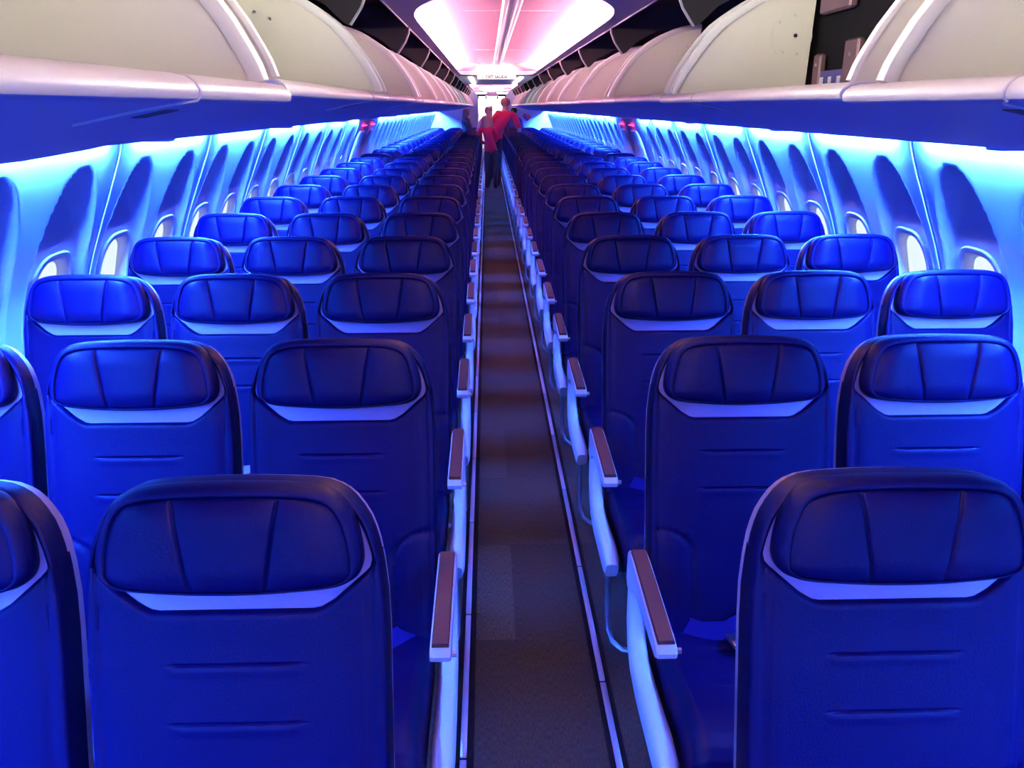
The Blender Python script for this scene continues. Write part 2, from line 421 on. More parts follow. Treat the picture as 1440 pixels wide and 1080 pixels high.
# ------------------------------------------------------------------ overhead bins, swung open
LIPX, LZ = 0.50, 1.70
ARC = [(0.0, .050), (.008, .075), (.020, .100), (.042, .140), (.070, .180), (.107, .230), (.147, .274), (.185, .302), (.22, .325), (.255, .346), (.29, .364), (.335, .382), (.38, .395), (.43, .404), (.48, .408)]
def bin_meshes():
    D = {}
    wall = ARC + [(.47, .025), (.03, .03)]
    P = [(LIPX + u, LZ + h) for u, h in wall]
    D['end_panel'] = MB().extrude(P, 'y', 0.0, 0.014).mesh('end_panel', M_BIN, angle=30)
    # rim: swept rounded band along the arc
    R = []
    for i, (u, h) in enumerate(ARC):
        a = Vector(ARC[max(0, i - 1)]); b = Vector(ARC[min(len(ARC) - 1, i + 1)])
        t = (b - a).normalized(); n = Vector((-t.y, t.x))   # outward (towards the aisle)
        row = []
        for (dn, dy) in ((-0.022, -0.006), (-0.010, -0.010), (0.002, -0.009), (0.006, 0.0), (0.006, 0.010), (0.002, 0.018), (-0.010, 0.019), (-0.022, 0.016)):
            q = Vector((u, h)) + n * dn
            row.append((LIPX + q.x, dy, LZ + q.y))
        R.append(row)
    thin = []
    for i, (u, h) in enumerate(ARC):
        a = Vector(ARC[max(0, i - 1)]); b = Vector(ARC[min(len(ARC) - 1, i + 1)])
        t = (b - a).normalized(); n = Vector((-t.y, t.x))
        thin.append([(LIPX + u + n.x * dn, dy, LZ + h + n.y * dn) for dn, dy in ((-.005, -.003), (.004, -.003), (.005, .007), (.004, .017), (-.005, .017))])
    D['thin_rim'] = MB().rings(thin).mesh('panel_rim', M_BINRIM, angle=50)
    D['panel_rim'] = MB().rings(R).mesh('panel_rim', M_BINRIM, angle=50)
    # lip and pan: rounded nose towards the aisle, shallow curved underside
    prof = [(0.052, 0.040), (0.036, 0.047), (0.012, 0.047), (-0.004, 0.0435), (-0.013, 0.037), (-0.017, 0.030), (-0.017, 0.024), (-0.012, 0.018), (0.002, 0.0145), (0.05, 0.006), (0.12, -0.009),
            (0.22, -0.034), (0.34, -0.060), (0.46, -0.080), (0.485, -0.070), (0.485, 0.02), (0.44, 0.012), (0.12, 0.020), (0.066, 0.026)]
    PP = [(LIPX + u, LZ + h) for u, h in prof]
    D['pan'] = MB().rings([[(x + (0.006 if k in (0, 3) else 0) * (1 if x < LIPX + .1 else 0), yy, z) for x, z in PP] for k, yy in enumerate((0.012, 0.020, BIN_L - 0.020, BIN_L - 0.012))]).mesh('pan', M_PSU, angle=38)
    # white skin added over the nose, painting in the ceiling light it catches
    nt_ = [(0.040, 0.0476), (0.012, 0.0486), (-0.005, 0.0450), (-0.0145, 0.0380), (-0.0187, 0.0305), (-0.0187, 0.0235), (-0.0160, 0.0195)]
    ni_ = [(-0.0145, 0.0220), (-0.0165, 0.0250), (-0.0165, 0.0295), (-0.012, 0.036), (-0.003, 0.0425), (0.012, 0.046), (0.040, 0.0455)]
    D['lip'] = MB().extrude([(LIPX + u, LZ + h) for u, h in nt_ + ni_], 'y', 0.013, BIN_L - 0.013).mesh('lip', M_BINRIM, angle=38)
    # raised seam round the nose, and the small latch recess behind it
    nose = [(0.036, 0.047), (0.012, 0.047), (-0.004, 0.0435), (-0.013, 0.037), (-0.017, 0.030), (-0.017, 0.024), (-0.012, 0.018), (0.002, 0.0145), (0.05, 0.006), (0.12, -0.009)]
    D['lip_seam'] = MB().tube([(LIPX + u - .0022, 0.035 * k / 9 if k > 6 else 0.0, LZ + h) for k, (u, h) in enumerate(nose)], .0026, 6).mesh('lip_seam', M_SHELL)
    D['latch_slot'] = MB().extrude([(LIPX + u, LZ + h) for u, h in [(0.040, 0.0060), (0.085, -0.0030), (0.085, 0.004), (0.040, 0.013)]], 'y', -0.022, 0.022).mesh('latch_slot', M_DARKMETAL)
    cap = MB().disc((LIPX + .405, -0.002, LZ + .235), 0.072, 'y', 0.004, 28)
    D['pivot_cap'] = cap.mesh('pivot_cap', M_BIN)
    D['pivot_hole'] = MB().disc((LIPX + .418, -0.004, LZ + .238), 0.0065, 'y', 0.003, 12).mesh('pivot_hole', M_BLACK)
    sc = MB()
    D['screw'] = sc.disc((0, -0.004, 0), 0.0045, 'y', 0.003, 8).mesh('screw', M_METAL)
    return D
BM = bin_meshes()
for sx in (-1, 1):
    for i in range(NB):
        y0 = BIN0 + i * BIN_L
        if y0 < Y_FRONT + 0.1 or y0 + BIN_L > Y_BULK + 0.2: continue
        drop = {(1, 2): .011, (-1, 2): .011, (1, 3): .006}.get((sx, i), random.uniform(-.001, .0015))
        b = empty('overhead_bin', ((.028 if sx > 0 else 0) - sx * drop * 1.2, y0 if sx > 0 else y0 + BIN_L, -drop), (0, 0, 0 if sx > 0 else math.pi))
        n_from_back = NB - i
        tag(b, 'open cream overhead bin on the %s side, %s from the rear bulkhead' % (SIDE[sx], ORD[n_from_back]), 'overhead bin', 'open overhead bins')
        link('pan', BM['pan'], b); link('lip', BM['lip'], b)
        # the end panel nearer the rear shows its inner face to the viewer
        for far in (0, 1):
            yy = ((BIN_L - .115) if far else .014) if sx > 0 else ((.115 - .014) if far else (BIN_L - .028))
            e = link('end_panel', BM['end_panel'], b, (0, yy, 0))
            link('panel_rim', BM['panel_rim' if far else 'thin_rim'], e)
            if far == 1 and i < 7:
                f = 1 if sx > 0 else -1
                off = 0 if sx > 0 else 0.014
                c = link('pivot_cap', BM['pivot_cap'], e, (0, 0 if sx > 0 else 0.012, 0))
                link('pivot_hole', BM['pivot_hole'], e, (0, 0 if sx > 0 else 0.019, 0))
                for (du, dh) in ((.36, .28), (.41, .302), (.38, .185), (.43, .18)):
                    link('screw', BM['screw'], e, (LIPX + du, 0 if sx > 0 else 0.019, LZ + dh))
        if i < 9:
            q = 1.12 if sx > 0 else BIN_L - 1.12
            link('lip_seam', BM['lip_seam'], b, (0, q, 0)); link('latch_slot', BM['latch_slot'], b, (0, q + .07 * sx, 0))

# dark housing above and behind the bins, with a divider at every joint
hs = empty('ceiling_housing', (0, 0, 0)); tag(hs, 'black bin housing with charcoal dividers', kind='structure')
div = [(.548, 2.105), (.552, 2.075), (.572, 2.030), (.615, 1.972), (.63, 1.978), (.69, 2.035), (.80, 2.09), (.98, 2.118), (1.02, 2.12), (1.02, 2.24), (.548, 2.24)]
ME_DIV = MB().extrude(div, 'y', -0.008, 0.008).mesh('divider', M_DARK2, angle=30)
ME_DIVE = MB().tube([(x - .003, 0, z) for x, z in [(.548, 2.105), (.550, 2.075), (.570, 2.030), (.612, 1.972)]], 0.0055, 6).mesh('divider_edge', M_DIVEDGE)
ME_BRK = MB().bevbox(-0.012, 0.012, -0.03, 0.03, -0.055, 0.055, 0.006).mesh('bracket', M_BRACKET)
ME_BRK2 = MB().bevbox(-0.012, 0.012, -0.05, 0.05, -0.065, 0.065, 0.006).mesh('bracket', M_BRACKET)
ME_BRK3 = MB().bevbox(-0.016, 0.012, -0.12, 0.12, -0.028, 0.028, 0.006).mesh('bracket', M_BRACKET)
ME_BOLT = MB().disc((0, 0, 0), 0.006, 'x', .004, 8).mesh('bracket_bolt', M_METAL)
ME_PLC = MB().box(-0.008, 0.008, -0.12, 0.12, -0.024, 0.024).mesh('placard', M_PLACARD, smooth=False)
ME_RIB = MB().box(-0.011, -0.008, -0.012, 0.012, -0.018, 0.004).mesh('placard_rib', M_SHELL, smooth=False)
for sx in (-1, 1):
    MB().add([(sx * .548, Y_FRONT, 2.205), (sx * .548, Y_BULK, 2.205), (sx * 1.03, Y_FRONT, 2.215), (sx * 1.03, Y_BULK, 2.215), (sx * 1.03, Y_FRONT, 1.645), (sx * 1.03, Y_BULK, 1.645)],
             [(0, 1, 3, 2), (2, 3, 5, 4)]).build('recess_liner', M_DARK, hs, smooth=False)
    for i in range(NB + 1):
        y0 = BIN0 + i * BIN_L
        if y0 < Y_FRONT + 0.1 or y0 > Y_BULK + 0.2: continue
        d = link('divider', ME_DIV, hs, (0, y0, 0), (0, 0, 0 if sx > 0 else math.pi))
        link('divider_edge', ME_DIVE, d)
        if 2 <= i < 7:
            for me, dy, z in ((ME_BRK, -.175, 1.815), (ME_BRK2, -.44, 1.835), (ME_BRK3, -.28, 2.02)):
                bk_ = link('bracket', me, d, (1.012, dy * sx, z))
                link('bracket_bolt', ME_BOLT, bk_, (-.014, 0, .02))
            pl = link('placard', ME_PLC, d, (1.016, -0.29 * sx, 1.790))
            for q in (-.07, 0, .07): link('placard_rib', ME_RIB, pl, (0, q, 0))

# ------------------------------------------------------------------ ceiling
CZ, RW, BW = 2.105, 0.477, 0.552
ce = empty('ceiling', (0, 0, 0)); tag(ce, 'centre ceiling with lit recessed vaults', kind='structure')
def rrect(x0, x1, y0, y1, r, n=8):
    pts = []
    for (cx, cy, a0) in ((x1 - r, y1 - r, 0), (x0 + r, y1 - r, 90), (x0 + r, y0 + r, 180), (x1 - r, y0 + r, 270)):
        for k in range(n + 1):
            a = math.radians(a0 + 90 * k / n); pts.append((cx + r * math.cos(a), cy + r * math.sin(a)))
    return pts
def opening(w, h0, h1, a0, a1, n=14):
    """closed outline of a lit recess: straight sides, elliptical ends of depth a0 (near) and a1 (far)"""
    pts = []
    for k in range(n + 1):
        t = math.pi / 2 * k / n; pts.append((w * math.cos(t) ** .8 if k < n else 0.0, h1 - a1 + a1 * math.sin(t) ** .8))
    pts += [(-x, y) for x, y in pts[-2::-1]]
    near = []
    for k in range(n + 1):
        t = math.pi / 2 * k / n; near.append((-(w * math.cos(t) ** .9 if k < n else 0.0), h0 + a0 - a0 * math.sin(t) ** .9))
    pts += near + [(-x, y) for x, y in near[-2::-1]]
    return pts
def module(y0, y1, h0, h1, lamp, vents=False, a0=0.3, a1=0.3):
    """flat border y0..y1 with a rounded recess h0..h1, a vault above, lamps hidden on the ledge"""
    inner = opening(RW, h0, h1, a0, a1)
    outer = [(math.copysign(BW, x) if abs(x) > RW * .75 else x * BW / (RW * .75), y) for x, y in inner]
    outer = [(x, (y1 if y > (h0 + h1) / 2 else y0) if abs(x) < BW - 1e-6 else y) for x, y in outer]
    # pull the last side point of every corner out to the corner itself
    m_ = len(outer)
    for k in range(m_):
        x, y = outer[k]
        if abs(abs(x) - BW) < 1e-6 and (abs(abs(outer[(k + 1) % m_][0]) - BW) > 1e-6 or abs(abs(outer[k - 1][0]) - BW) > 1e-6):
            outer[k] = (x, y1 if y > (h0 + h1) / 2 else y0)
    rings = [[(x, y, CZ) for x, y in outer], [(x, y, CZ) for x, y in inner], [(x, y, CZ + 0.003) for x, y in inner],
             [(x * 1.0 + (0.006 if x > 0 else -0.006), y + (-0.006 if y < (h0 + h1) / 2 else 0.006), CZ + 0.003) for x, y in inner]]
    MB().rings(rings, cap=False).build('ceiling_border', M_CEIL, ce, angle=30)
    big = opening(RW + .080, h0 - 0.10, h1 + 0.10, a0 + .06, a1 + .06)
    mid = opening(RW - .02, h0 + .02, h1 - .02, a0, a1)
    cen = opening(RW * .5, h0 + .3, h1 - .3, a0 * .7, a1 * .7)
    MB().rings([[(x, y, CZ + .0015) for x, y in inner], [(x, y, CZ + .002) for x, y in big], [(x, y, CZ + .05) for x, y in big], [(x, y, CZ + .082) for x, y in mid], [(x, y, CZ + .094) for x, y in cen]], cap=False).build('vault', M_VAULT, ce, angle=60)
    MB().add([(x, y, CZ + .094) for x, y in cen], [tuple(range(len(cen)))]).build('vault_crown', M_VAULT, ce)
    for s in (-1, 1):
        y = h0 + a0 * .8
        k = int((h1 - h0 - .8 * (a0 + a1)) / 1.2) + 1; L = (h1 - h0 - .8 * (a0 + a1)) / k
        for j in range(k):
            MB().box(s * (RW + .056) - .013, s * (RW + .056) + .013, y + .01, y + L - .01, CZ + .008, CZ + .0225).build('cove_lamp', lamp, ce, smooth=False); y += L
    for yy in (h0 - .05, h1 + .05):
        MB().box(-RW * .5, RW * .5, yy - .014, yy + .014, CZ + .010, CZ + .022).build('cove_lamp', lamp, ce, smooth=False)
    # centre rail
    MB().extrude([(-.048, CZ + .096), (-.048, CZ + .074), (-.040, CZ + .068), (-.024, CZ + .068), (-.020, CZ + .071), (.020, CZ + .071), (.024, CZ + .068), (.040, CZ + .068), (.048, CZ + .074), (.048, CZ + .096)],
                 'y', h0 + .25, h1 - 1.2).build('centre_rail', M_CEIL, ce, angle=30)
    y = h0 + 1.55
    while y < h1 - 1:
        MB().box(-RW * .55, RW * .55, y - .002, y + .002, CZ + .0925, CZ + .0955).build('panel_joint', M_CEIL, ce, smooth=False); y += 3.2
    if vents:
        for s in (-1, 1):
            o = sup(0.10, 0.17, 24, 2)
            MB().rings([[(s * .31 + a * f, h1 - 1.15 + b * f, CZ + z) for a, b in o] for f, z in ((1, .088), (1, .078), (.8, .073))]).build('oval_vent', M_TAN, ce)
module(Y_FRONT, 3.05, Y_FRONT + .2, 2.8, M_COVEF)
module(3.05, 11.85, 3.27, 11.6, M_COVE, True, 1.13, .35)
MB().box(-BW, BW, 11.85, 16.1, CZ - .002, CZ + .02).build('ceiling_flat', M_CEIL, ce, smooth=False)
module(16.1, 23.0, 16.5, 22.7, M_COVE)
MB().box(-1.3, 1.3, 23.0, Y_END, 2.07, 2.10).build('galley_ceiling', M_GWALL, ce, smooth=False)
for s in (-1, 1):
    MB().box(s * BW - .004, s * BW + .004, Y_FRONT, 23.0, CZ - .004, CZ + .115).build('ceiling_edge', M_CEIL, ce, smooth=False)
    MB().bevbox(s * .36 - .03, s * .36 + .03, 12.1, 15.4, CZ - .03, CZ - .003, .008).build('tube_lamp', M_ROD, ce)

# exit sign
sg = empty('exit_sign', (0.0, 11.50, 2.105)); tag(sg, 'backlit white EXIT SALIDA sign hanging from the ceiling recess end', 'sign')
MB().bevbox(-0.26, 0.26, -0.02, 0.02, -0.058, 0.0, 0.006).build('sign_box', M_SIGN, sg)
def text(body, size, parent, loc, m, name):
    c = bpy.data.curves.new(name, 'FONT'); c.body = body; c.size = size; c.align_x = 'CENTER'; c.align_y = 'CENTER'; c.extrude = 0.0015; c.offset = 0.0022
    o = bpy.data.objects.new(name, c); COL.objects.link(o)
    bpy.context.view_layer.update()
    me = bpy.data.meshes.new_from_object(o.evaluated_get(bpy.context.evaluated_depsgraph_get()))
    bpy.data.objects.remove(o)
    me.materials.clear(); me.materials.append(m)
    return link(name, me, parent, loc, (math.pi / 2, 0, 0))
text('EXIT SALIDA', 0.052, sg, (0, -0.023, -0.029), M_SIGNTXT, 'lettering')
for s in (-1, 1):
    MB().rings([[(s * .19 + a, b, -.029 + c) for a, c in ((-.012, 0), (0, -.012), (.012, 0), (0, .012))] for b in (-.023, -.019)]).build('arrow_mark', M_SIGNTXT, sg, smooth=False)

# ------------------------------------------------------------------ rear bulkheads and galley
wb = empty('wall_back', (0, Y_BULK, 0)); tag(wb, 'rear bulkhead panels', kind='structure')
for sx in (-1, 1):
    prof = [(sx * .38, 0.0)] + [(sx * wall_x(z), z) for z in (0.0, .25, .5, .8, 1.0, 1.2, 1.4, 1.6)] + [(sx * 1.49, 1.70), (sx * 1.14, 2.10), (sx * .50, 2.10), (sx * .40, 2.02), (sx * .38, 1.9)]
    MB().extrude(prof, 'y', 0, 0.03).build('bulkhead_panel', M_BULK, wb, smooth=False)
# heart emblem on the port bulkhead: blue, red and gold bands
hl = empty('wall_emblem', (0.98, Y_BULK - .004, 1.43)); tag(hl, 'striped heart emblem in blue, red and gold on the rear bulkhead', 'emblem')
def heart(n=48):
    out = []
    for i in range(n):
        t = 2 * math.pi * i / n
        out.append((16 * math.sin(t) ** 3 / 34 * .26, (13 * math.cos(t) - 5 * math.cos(2 * t) - 2 * math.cos(3 * t) - math.cos(4 * t)) / 34 * .26))
    return out
def clip(poly, a, b, c):   # keep a*x+b*y<=c
    out = []
    for i in range(len(poly)):
        p, q = poly[i], poly[(i + 1) % len(poly)]
        dp, dq = a * p[0] + b * p[1] - c, a * q[0] + b * q[1] - c
        if dp <= 0: out.append(p)
        if dp * dq < 0:
            t = dp / (dp - dq); out.append((p[0] + (q[0] - p[0]) * t, p[1] + (q[1] - p[1]) * t))
    return out
H = heart()
bands = [('blue_band', (0.01, 0.02, 0.45), -1, -0.035), ('red_band', (0.65, 0.01, 0.03), -0.035, 0.075), ('gold_band', (0.75, 0.42, 0.05), 0.075, 0.10), ('silver_band', (0.7, 0.7, 0.72), 0.10, 1)]
for nm, c, lo, hi in bands:
    a, b = 0.55, 0.835
    p = clip(clip(H, a, b, hi), -a, -b, -lo)
    if len(p) >= 3: MB().extrude([(x, z) for x, z in p], 'y', -0.006, 0.0).build(nm, mat('emblem_' + nm, c, 0.4, noise=(20, .04)), hl, smooth=False)

gw = MB().box(-1.3, 1.3, Y_END - .05, Y_END, 0, 2.10).build('wall_galley', M_GWALL, smooth=False); tag(gw, 'white rear end wall of the galley', kind='structure')
gl = empty('galley_cabinet', (0.0, Y_END - .55, 0)); tag(gl, 'white galley cabinet with doors behind the rear bulkheads', 'cabinet')
MB().bevbox(-.80, .80, 0, 0.48, 0.0, 2.0, .01).build('body', M_GWALL, gl)
for k in range(4):
    for (z0, z1) in ((.08, .95), (1.0, 1.9)):
        d = MB().bevbox(-.76 + k * .385, -.39 + k * .385, -0.018, 0, z0, z1, .006).build('door', M_GWALL, gl)
        MB().bevbox(-.42 + k * .385, -.40 + k * .385, -0.035, -0.018, (z0 + z1) / 2 - .06, (z0 + z1) / 2 + .06, .004).build('handle', M_DARKMETAL, d)
MB().bevbox(-.02, .02, -.05, -.018, 1.05, 1.72, .008).build('latch_bar', M_BLACK, gl)
for yy, x0 in ((23.7, 0), (25.2, 0)):
    MB().box(-.55, .55, yy, yy + .9, 2.052, 2.066).build('galley_lamp', M_GLIGHT, ce, smooth=False)
cr = empty('curtain_rail', (0.0, Y_BULK + .1, 2.0)); tag(cr, 'black curtain rail across the galley entrance', 'rail')
MB().tube([(-.40, 0, 0), (.40, 0, 0)], .032, 8).build('rail', M_BLACK, cr)
for x in (-.38, -.16, .16, .38): MB().bevbox(x - .02, x + .02, -.02, .02, -.10, .03, .004).build('hanger', M_BLACK, cr)
dm = empty('ceiling_dome', (0.0, Y_BULK - .12, 2.0)); tag(dm, 'mauve half-round ceiling fixture above the galley entrance', 'light fixture')
MB().extrude([(.17 * math.cos(math.pi * k / 16), .09 * math.sin(math.pi * k / 16)) for k in range(17)], 'y', -.05, .05).build('dome_cover', mat('mauve_plastic', (.42, .22, .36), .5, noise=(20, .05)), dm)
MB().bevbox(-.18, .18, -.06, .06, -.03, 0, .008).build('dome_base', M_BULK, dm)

# ------------------------------------------------------------------ seats
PHI = math.radians(14)
Z0 = 0.42
TOP = 1.15
S = (TOP - Z0) / math.cos(PHI)
Yb = -(TOP - Z0) * math.tan(PHI)
def B(x, s, d):
    return (x, Yb + s * math.sin(PHI) - d * math.cos(PHI), Z0 + s * math.cos(PHI) + d * math.sin(PHI))
OT = np.array([0, .004, .011, .018, .029, .045, .062, .08, .096, .133, .18, .24, .9])      # distance down from the top
OW = np.array([.115, .140, .157, .168, .180, .192, .202, .209, .214, .2205, .226, .228, .228])
def half_w(t): return float(np.interp(t, OT, OW))
def outline(inset=0.0, s_lo=0.0, wpad=0.0):
    """closed outline (x,s) counter-clockwise from bottom-left"""
    ts = [0, .004, .011, .018, .029, .045, .062, .08, .1, .133, .18, .24, .4, .55, S - s_lo]
    R = [(half_w(t) + wpad - inset, S - t * 1.0 - (inset if t < .01 else inset * (1 - min(1, t / .12)))) for t in ts]
    L = [(-x, s) for x, s in R]
    top = [(x, s + 0.004 * (1 - (x / .115) ** 2)) for x in (.08, .04, 0, -.04, -.08) for s in (S - inset,)]
    return R[::-1] + top + L

def seat_shell():
    mb = MB()
    lo = S - 0.36            # the wider upper shell ends here
    rr = []
    for (ins, d) in ((.030, -.024), (.008, -.020), (0, -.012), (0, .018), (.003, .021), (.02, .021)):
        rr.append([B(x, s - .003, d) for x, s in outline(ins, lo, .000)])
    mb.rings(rr)
    rr = []
    for (ins, d) in ((.030, -.022), (.010, -.018), (.003, -.010), (.003, .010), (.008, .014)):
        o = [(x * (1 - ins / .23), s) for x, s in ((-.226, 0.0), (.226, 0.0), (.2285, .2), (.2285, lo - .004), (-.2285, lo - .004), (-.2285, .2))]
        rr.append([B(x, s, d) for x, s in o])
    mb.rings(rr)
    return mb.mesh('back_shell', M_SHELL, angle=35)

OCT = [(.126, .196), (.150, .182), (.204, .138), (.207, .128)]     # liner cut-out: (half width, distance below top)
def cut_t(ax):
    if ax <= .118: return .197
    return float(np.interp(ax, [.118, .130, .150, .204, .2285], [.197, .194, .182, .138, .112]))
def seat_back():
    mb = MB()
    nu = 72
    us = [math.sin(math.pi / 2 * (2 * i / nu - 1) * .92) / math.sin(math.pi / 2 * .92) for i in range(nu + 1)]
    s1, s2 = (.892 - Z0) / math.cos(PHI) - .014, (.802 - Z0) / math.cos(PHI) - .014
    smax = S - .197
    fine = [(sm + k * .0012) / smax for sm in (s1, s2) for k in range(-8, 9)]
    vs = np.array(sorted([v for v in np.linspace(0, 1, 90) if all(abs(v * smax - sm) > .0105 for sm in (s1, s2))] + fine))
    # seams: two short cross seams, side bolster curves, edge piping
    s1, s2 = (.892 - Z0) / math.cos(PHI) - .014, (.802 - Z0) / math.cos(PHI) - .014
    rail = [(.125, .02 + .01 * k) for k in range(20)] + [(.125 + .085 * (1 - math.cos(a)) , .215 + .06 * math.sin(a)) for a in np.linspace(0, math.pi / 2, 12)] + [(.226, .276)]
    rail = np.array(rail)
    P = []
    for v in vs:
        row = []
        for u in us:
            ax0 = abs(u) * .2265
            stop = S - cut_t(ax0)
            s = v * stop
            w = half_w(S - s) + .0015
            x = u * w; ax = abs(x)
            e = max(0.0, w - ax)
            d = .016 + .041 * (1 - max(0, 1 - e / .007) ** 2.4) ** 0.5 + .005 * min(1, e / .05)
            d += .006 * (1 - (x / .2265) ** 2) * math.sin(math.pi * min(1, s / .5))
            d += .012 * max(0, 1 - s / .22)                                  # lumbar fullness
            for sm in (s1, s2):
                if ax < .104:
                    k = min(1, (.104 - ax) / .012)
                    d -= k * .0040 * math.exp(-((s - sm) / .0020) ** 2)
                    d += k * .0016 * math.exp(-((s - sm + .010) / .007) ** 2)
            dd = float(np.min(np.hypot(rail[:, 0] - ax, rail[:, 1] - s)))
            d -= .0075 * math.exp(-(dd / .0048) ** 2)
            if s < .27 and ax > .125: d += .004 * min(1, dd / .03)
            d -= .0035 * math.exp(-((ax - .207) / .0028) ** 2)
            d -= .0025 * math.exp(-((ax - .199) / .002) ** 2)
            g = max(0, 1 - (stop - s) / .008); d -= .006 * g * g
            row.append(B(x, s, d))
            if u == us[0]: row.insert(0, B(x, s, .006))
            if u == us[-1]: row.append(B(x, s, .006))
        P.append(row)
    us = [us[0]] + us + [us[-1]]
    # skirt back to the shell
    P = [[B(u * .222, 0, .0) for u in us]] + P + [[B(u * .222, S - cut_t(abs(u) * .2265) + .001, .016) for u in us]]
    mb.grid(P)
    # border band over the top of the back, framing the liner
    o = [q for q in outline(-.0015, S - .16) if q[1] > S - .152]
    k0 = [i for i, q in enumerate(o) if q[0] > 0][0]
    R = []
    for (x, s) in o:
        row = []
        c = Vector((x, s)); inn = Vector((x * (1 - .1), S - .085 + (s - (S - .085)) * .73)) - c
        inn.normalize()
        for (n, d) in ((0, .012), (0, .040), (.0025, .053), (.006, .0565), (.0085, .0560), (.0098, .0535), (.011, .0555), (.0132, .050), (.0135, .030)):
            q = c + inn * n; row.append(B(q.x, q.y, d))
        R.append(row)
    mb.rings(R, cap=True, closed=True)
    return mb.mesh('back_cushion', M_LEATHER, angle=60)

def seat_liner():
    rr = []
    hw = [(.117, .1965), (.130, .194), (.150, .1825), (.2035, .1385), (.2075, .12), (.203, .09), (.197, .065), (.187, .043), (.172, .026), (.15, .015), (.10, .010)]
    o = [(x, S - t) for x, t in hw] + [(-x, S - t) for x, t in hw[::-1]]
    for d in (.020, .049):
        rr.append([B(x, s, d) for x, s in o])
    return MB().rings(rr).mesh('headrest_liner', M_LINER, smooth=False)

HH = .160
HT = np.array([0, .004, .010, .020, .036, .055, .08, .105, .124, .137, .146, .153, .1575, .160])
HW = np.array([.112, .138, .153, .166, .178, .1865, .1935, .1975, .1985, .195, .187, .172, .150, .128])
def smooth_half(pts, n=6):
    """Catmull-Rom through (half width, distance down) points"""
    out = []
    P = [pts[0]] + pts + [pts[-1]]
    for a in range(1, len(P) - 2):
        p0, p1, p2, p3 = P[a - 1], P[a], P[a + 1], P[a + 2]
        for k in range(n):
            t = k / n
            out.append(tuple(.5 * (2 * p1[c] + (p2[c] - p0[c]) * t + (2 * p0[c] - 5 * p1[c] + 4 * p2[c] - p3[c]) * t * t + (3 * p1[c] - p0[c] - 3 * p2[c] + p3[c]) * t ** 3) for c in (0, 1)))
    out.append(pts[-1])
    return out
def headrest():
    s_top = S + .001
    half = smooth_half([(0.0, -.004), (.06, -.003), (.112, .000), (.145, .007), (.166, .020), (.181, .042), (.191, .072), (.1965, .102), (.1965, .122), (.189, .139), (.172, .151), (.145, .157), (.10, .161), (.05, .164), (0.0, .165)], 5)
    poly = half + [(-x, t) for x, t in half[-2:0:-1]]
    n = len(poly)
    def offset(e):
        out = []
        for k in range(n):
            a, b = Vector(poly[k - 1]), Vector(poly[(k + 1) % n])
            tg = (b - a).normalized(); nm = Vector((-tg.y, tg.x))
            bot = max(0.0, min(1.0, (poly[k][1] - .125) / .03)) if e > .004 else 0.0
            f = e * (1 - .62 * bot)
            out.append((poly[k][0] + nm.x * f, poly[k][1] + nm.y * f))
        return out
    if offset(.01)[len(half) // 2][0] > poly[len(half) // 2][0]:
        poly = poly[::-1]
    R = []
    for (e, d) in ((.004, .044), (.000, .050), (-.001, .060), (-.001, .070), (.001, .079), (.005, .087), (.010, .0905), (.0140, .0915), (.0165, .0908), (.0180, .0885), (.0190, .0876)):
        R.append([B(x, s_top - t, d) for x, t in offset(e)])
    mb = MB(); mb.rings(R, cap=False); mb.add(R[0], [tuple(range(n))])
    inn = offset(.0188)
    rt = sorted([(t, x) for x, t in inn if x >= -1e-6])
    tt = np.array([q[0] for q in rt]); xx = np.array([q[1] for q in rt])
    t0, t1 = tt.min() + 1e-4, tt.max() - 1e-4
    def wi(t):
        # widest inner half width at this height, from the right-hand side of the inner outline
        best = 0.0
        for k in range(n):
            (xa, ta), (xb, tb) = inn[k], inn[(k + 1) % n]
            if (ta - t) * (tb - t) <= 0 and abs(tb - ta) > 1e-9:
                best = max(best, xa + (xb - xa) * (t - ta) / (tb - ta))
        return best
    rows = [t0 + (t1 - t0) * (.5 - .5 * math.cos(math.pi * k / 34)) for k in range(35)]
    cf = [0, .25, .5, .68, .80, .87, .92, .95, .97, .985, 1.0]
    P = []
    for t in rows:
        w = max(.004, wi(t)); xs = min(w * .92, .080 - .026 * (t / .162))
        pos = [xs * c for c in cf] + [xs + (w - xs) * (1 - c) for c in cf[::-1][1:]]
        xsl = [-x for x in pos[::-1][:-1]] + pos
        row = []
        for x in xsl:
            e = min(w - abs(x), t - t0, t1 - t)
            d = .0872 + .0125 * (1 - max(0, 1 - max(0, e) / .042) ** 2.2) + .0040 * (1 - max(0, 1 - max(0, e) / .007) ** 2)
            d -= .0052 * math.exp(-((abs(x) - xs) / .0028) ** 2) * min(1, max(0, e / .006))
            d -= .0030 * math.exp(-((abs(x) - xs) / .016) ** 2) * min(1, max(0, e / .02))
            row.append(B(x, s_top - t, d))
        P.append(row)
    mb.grid(P)
    return mb.mesh('headrest', M_LEATHER, angle=75)

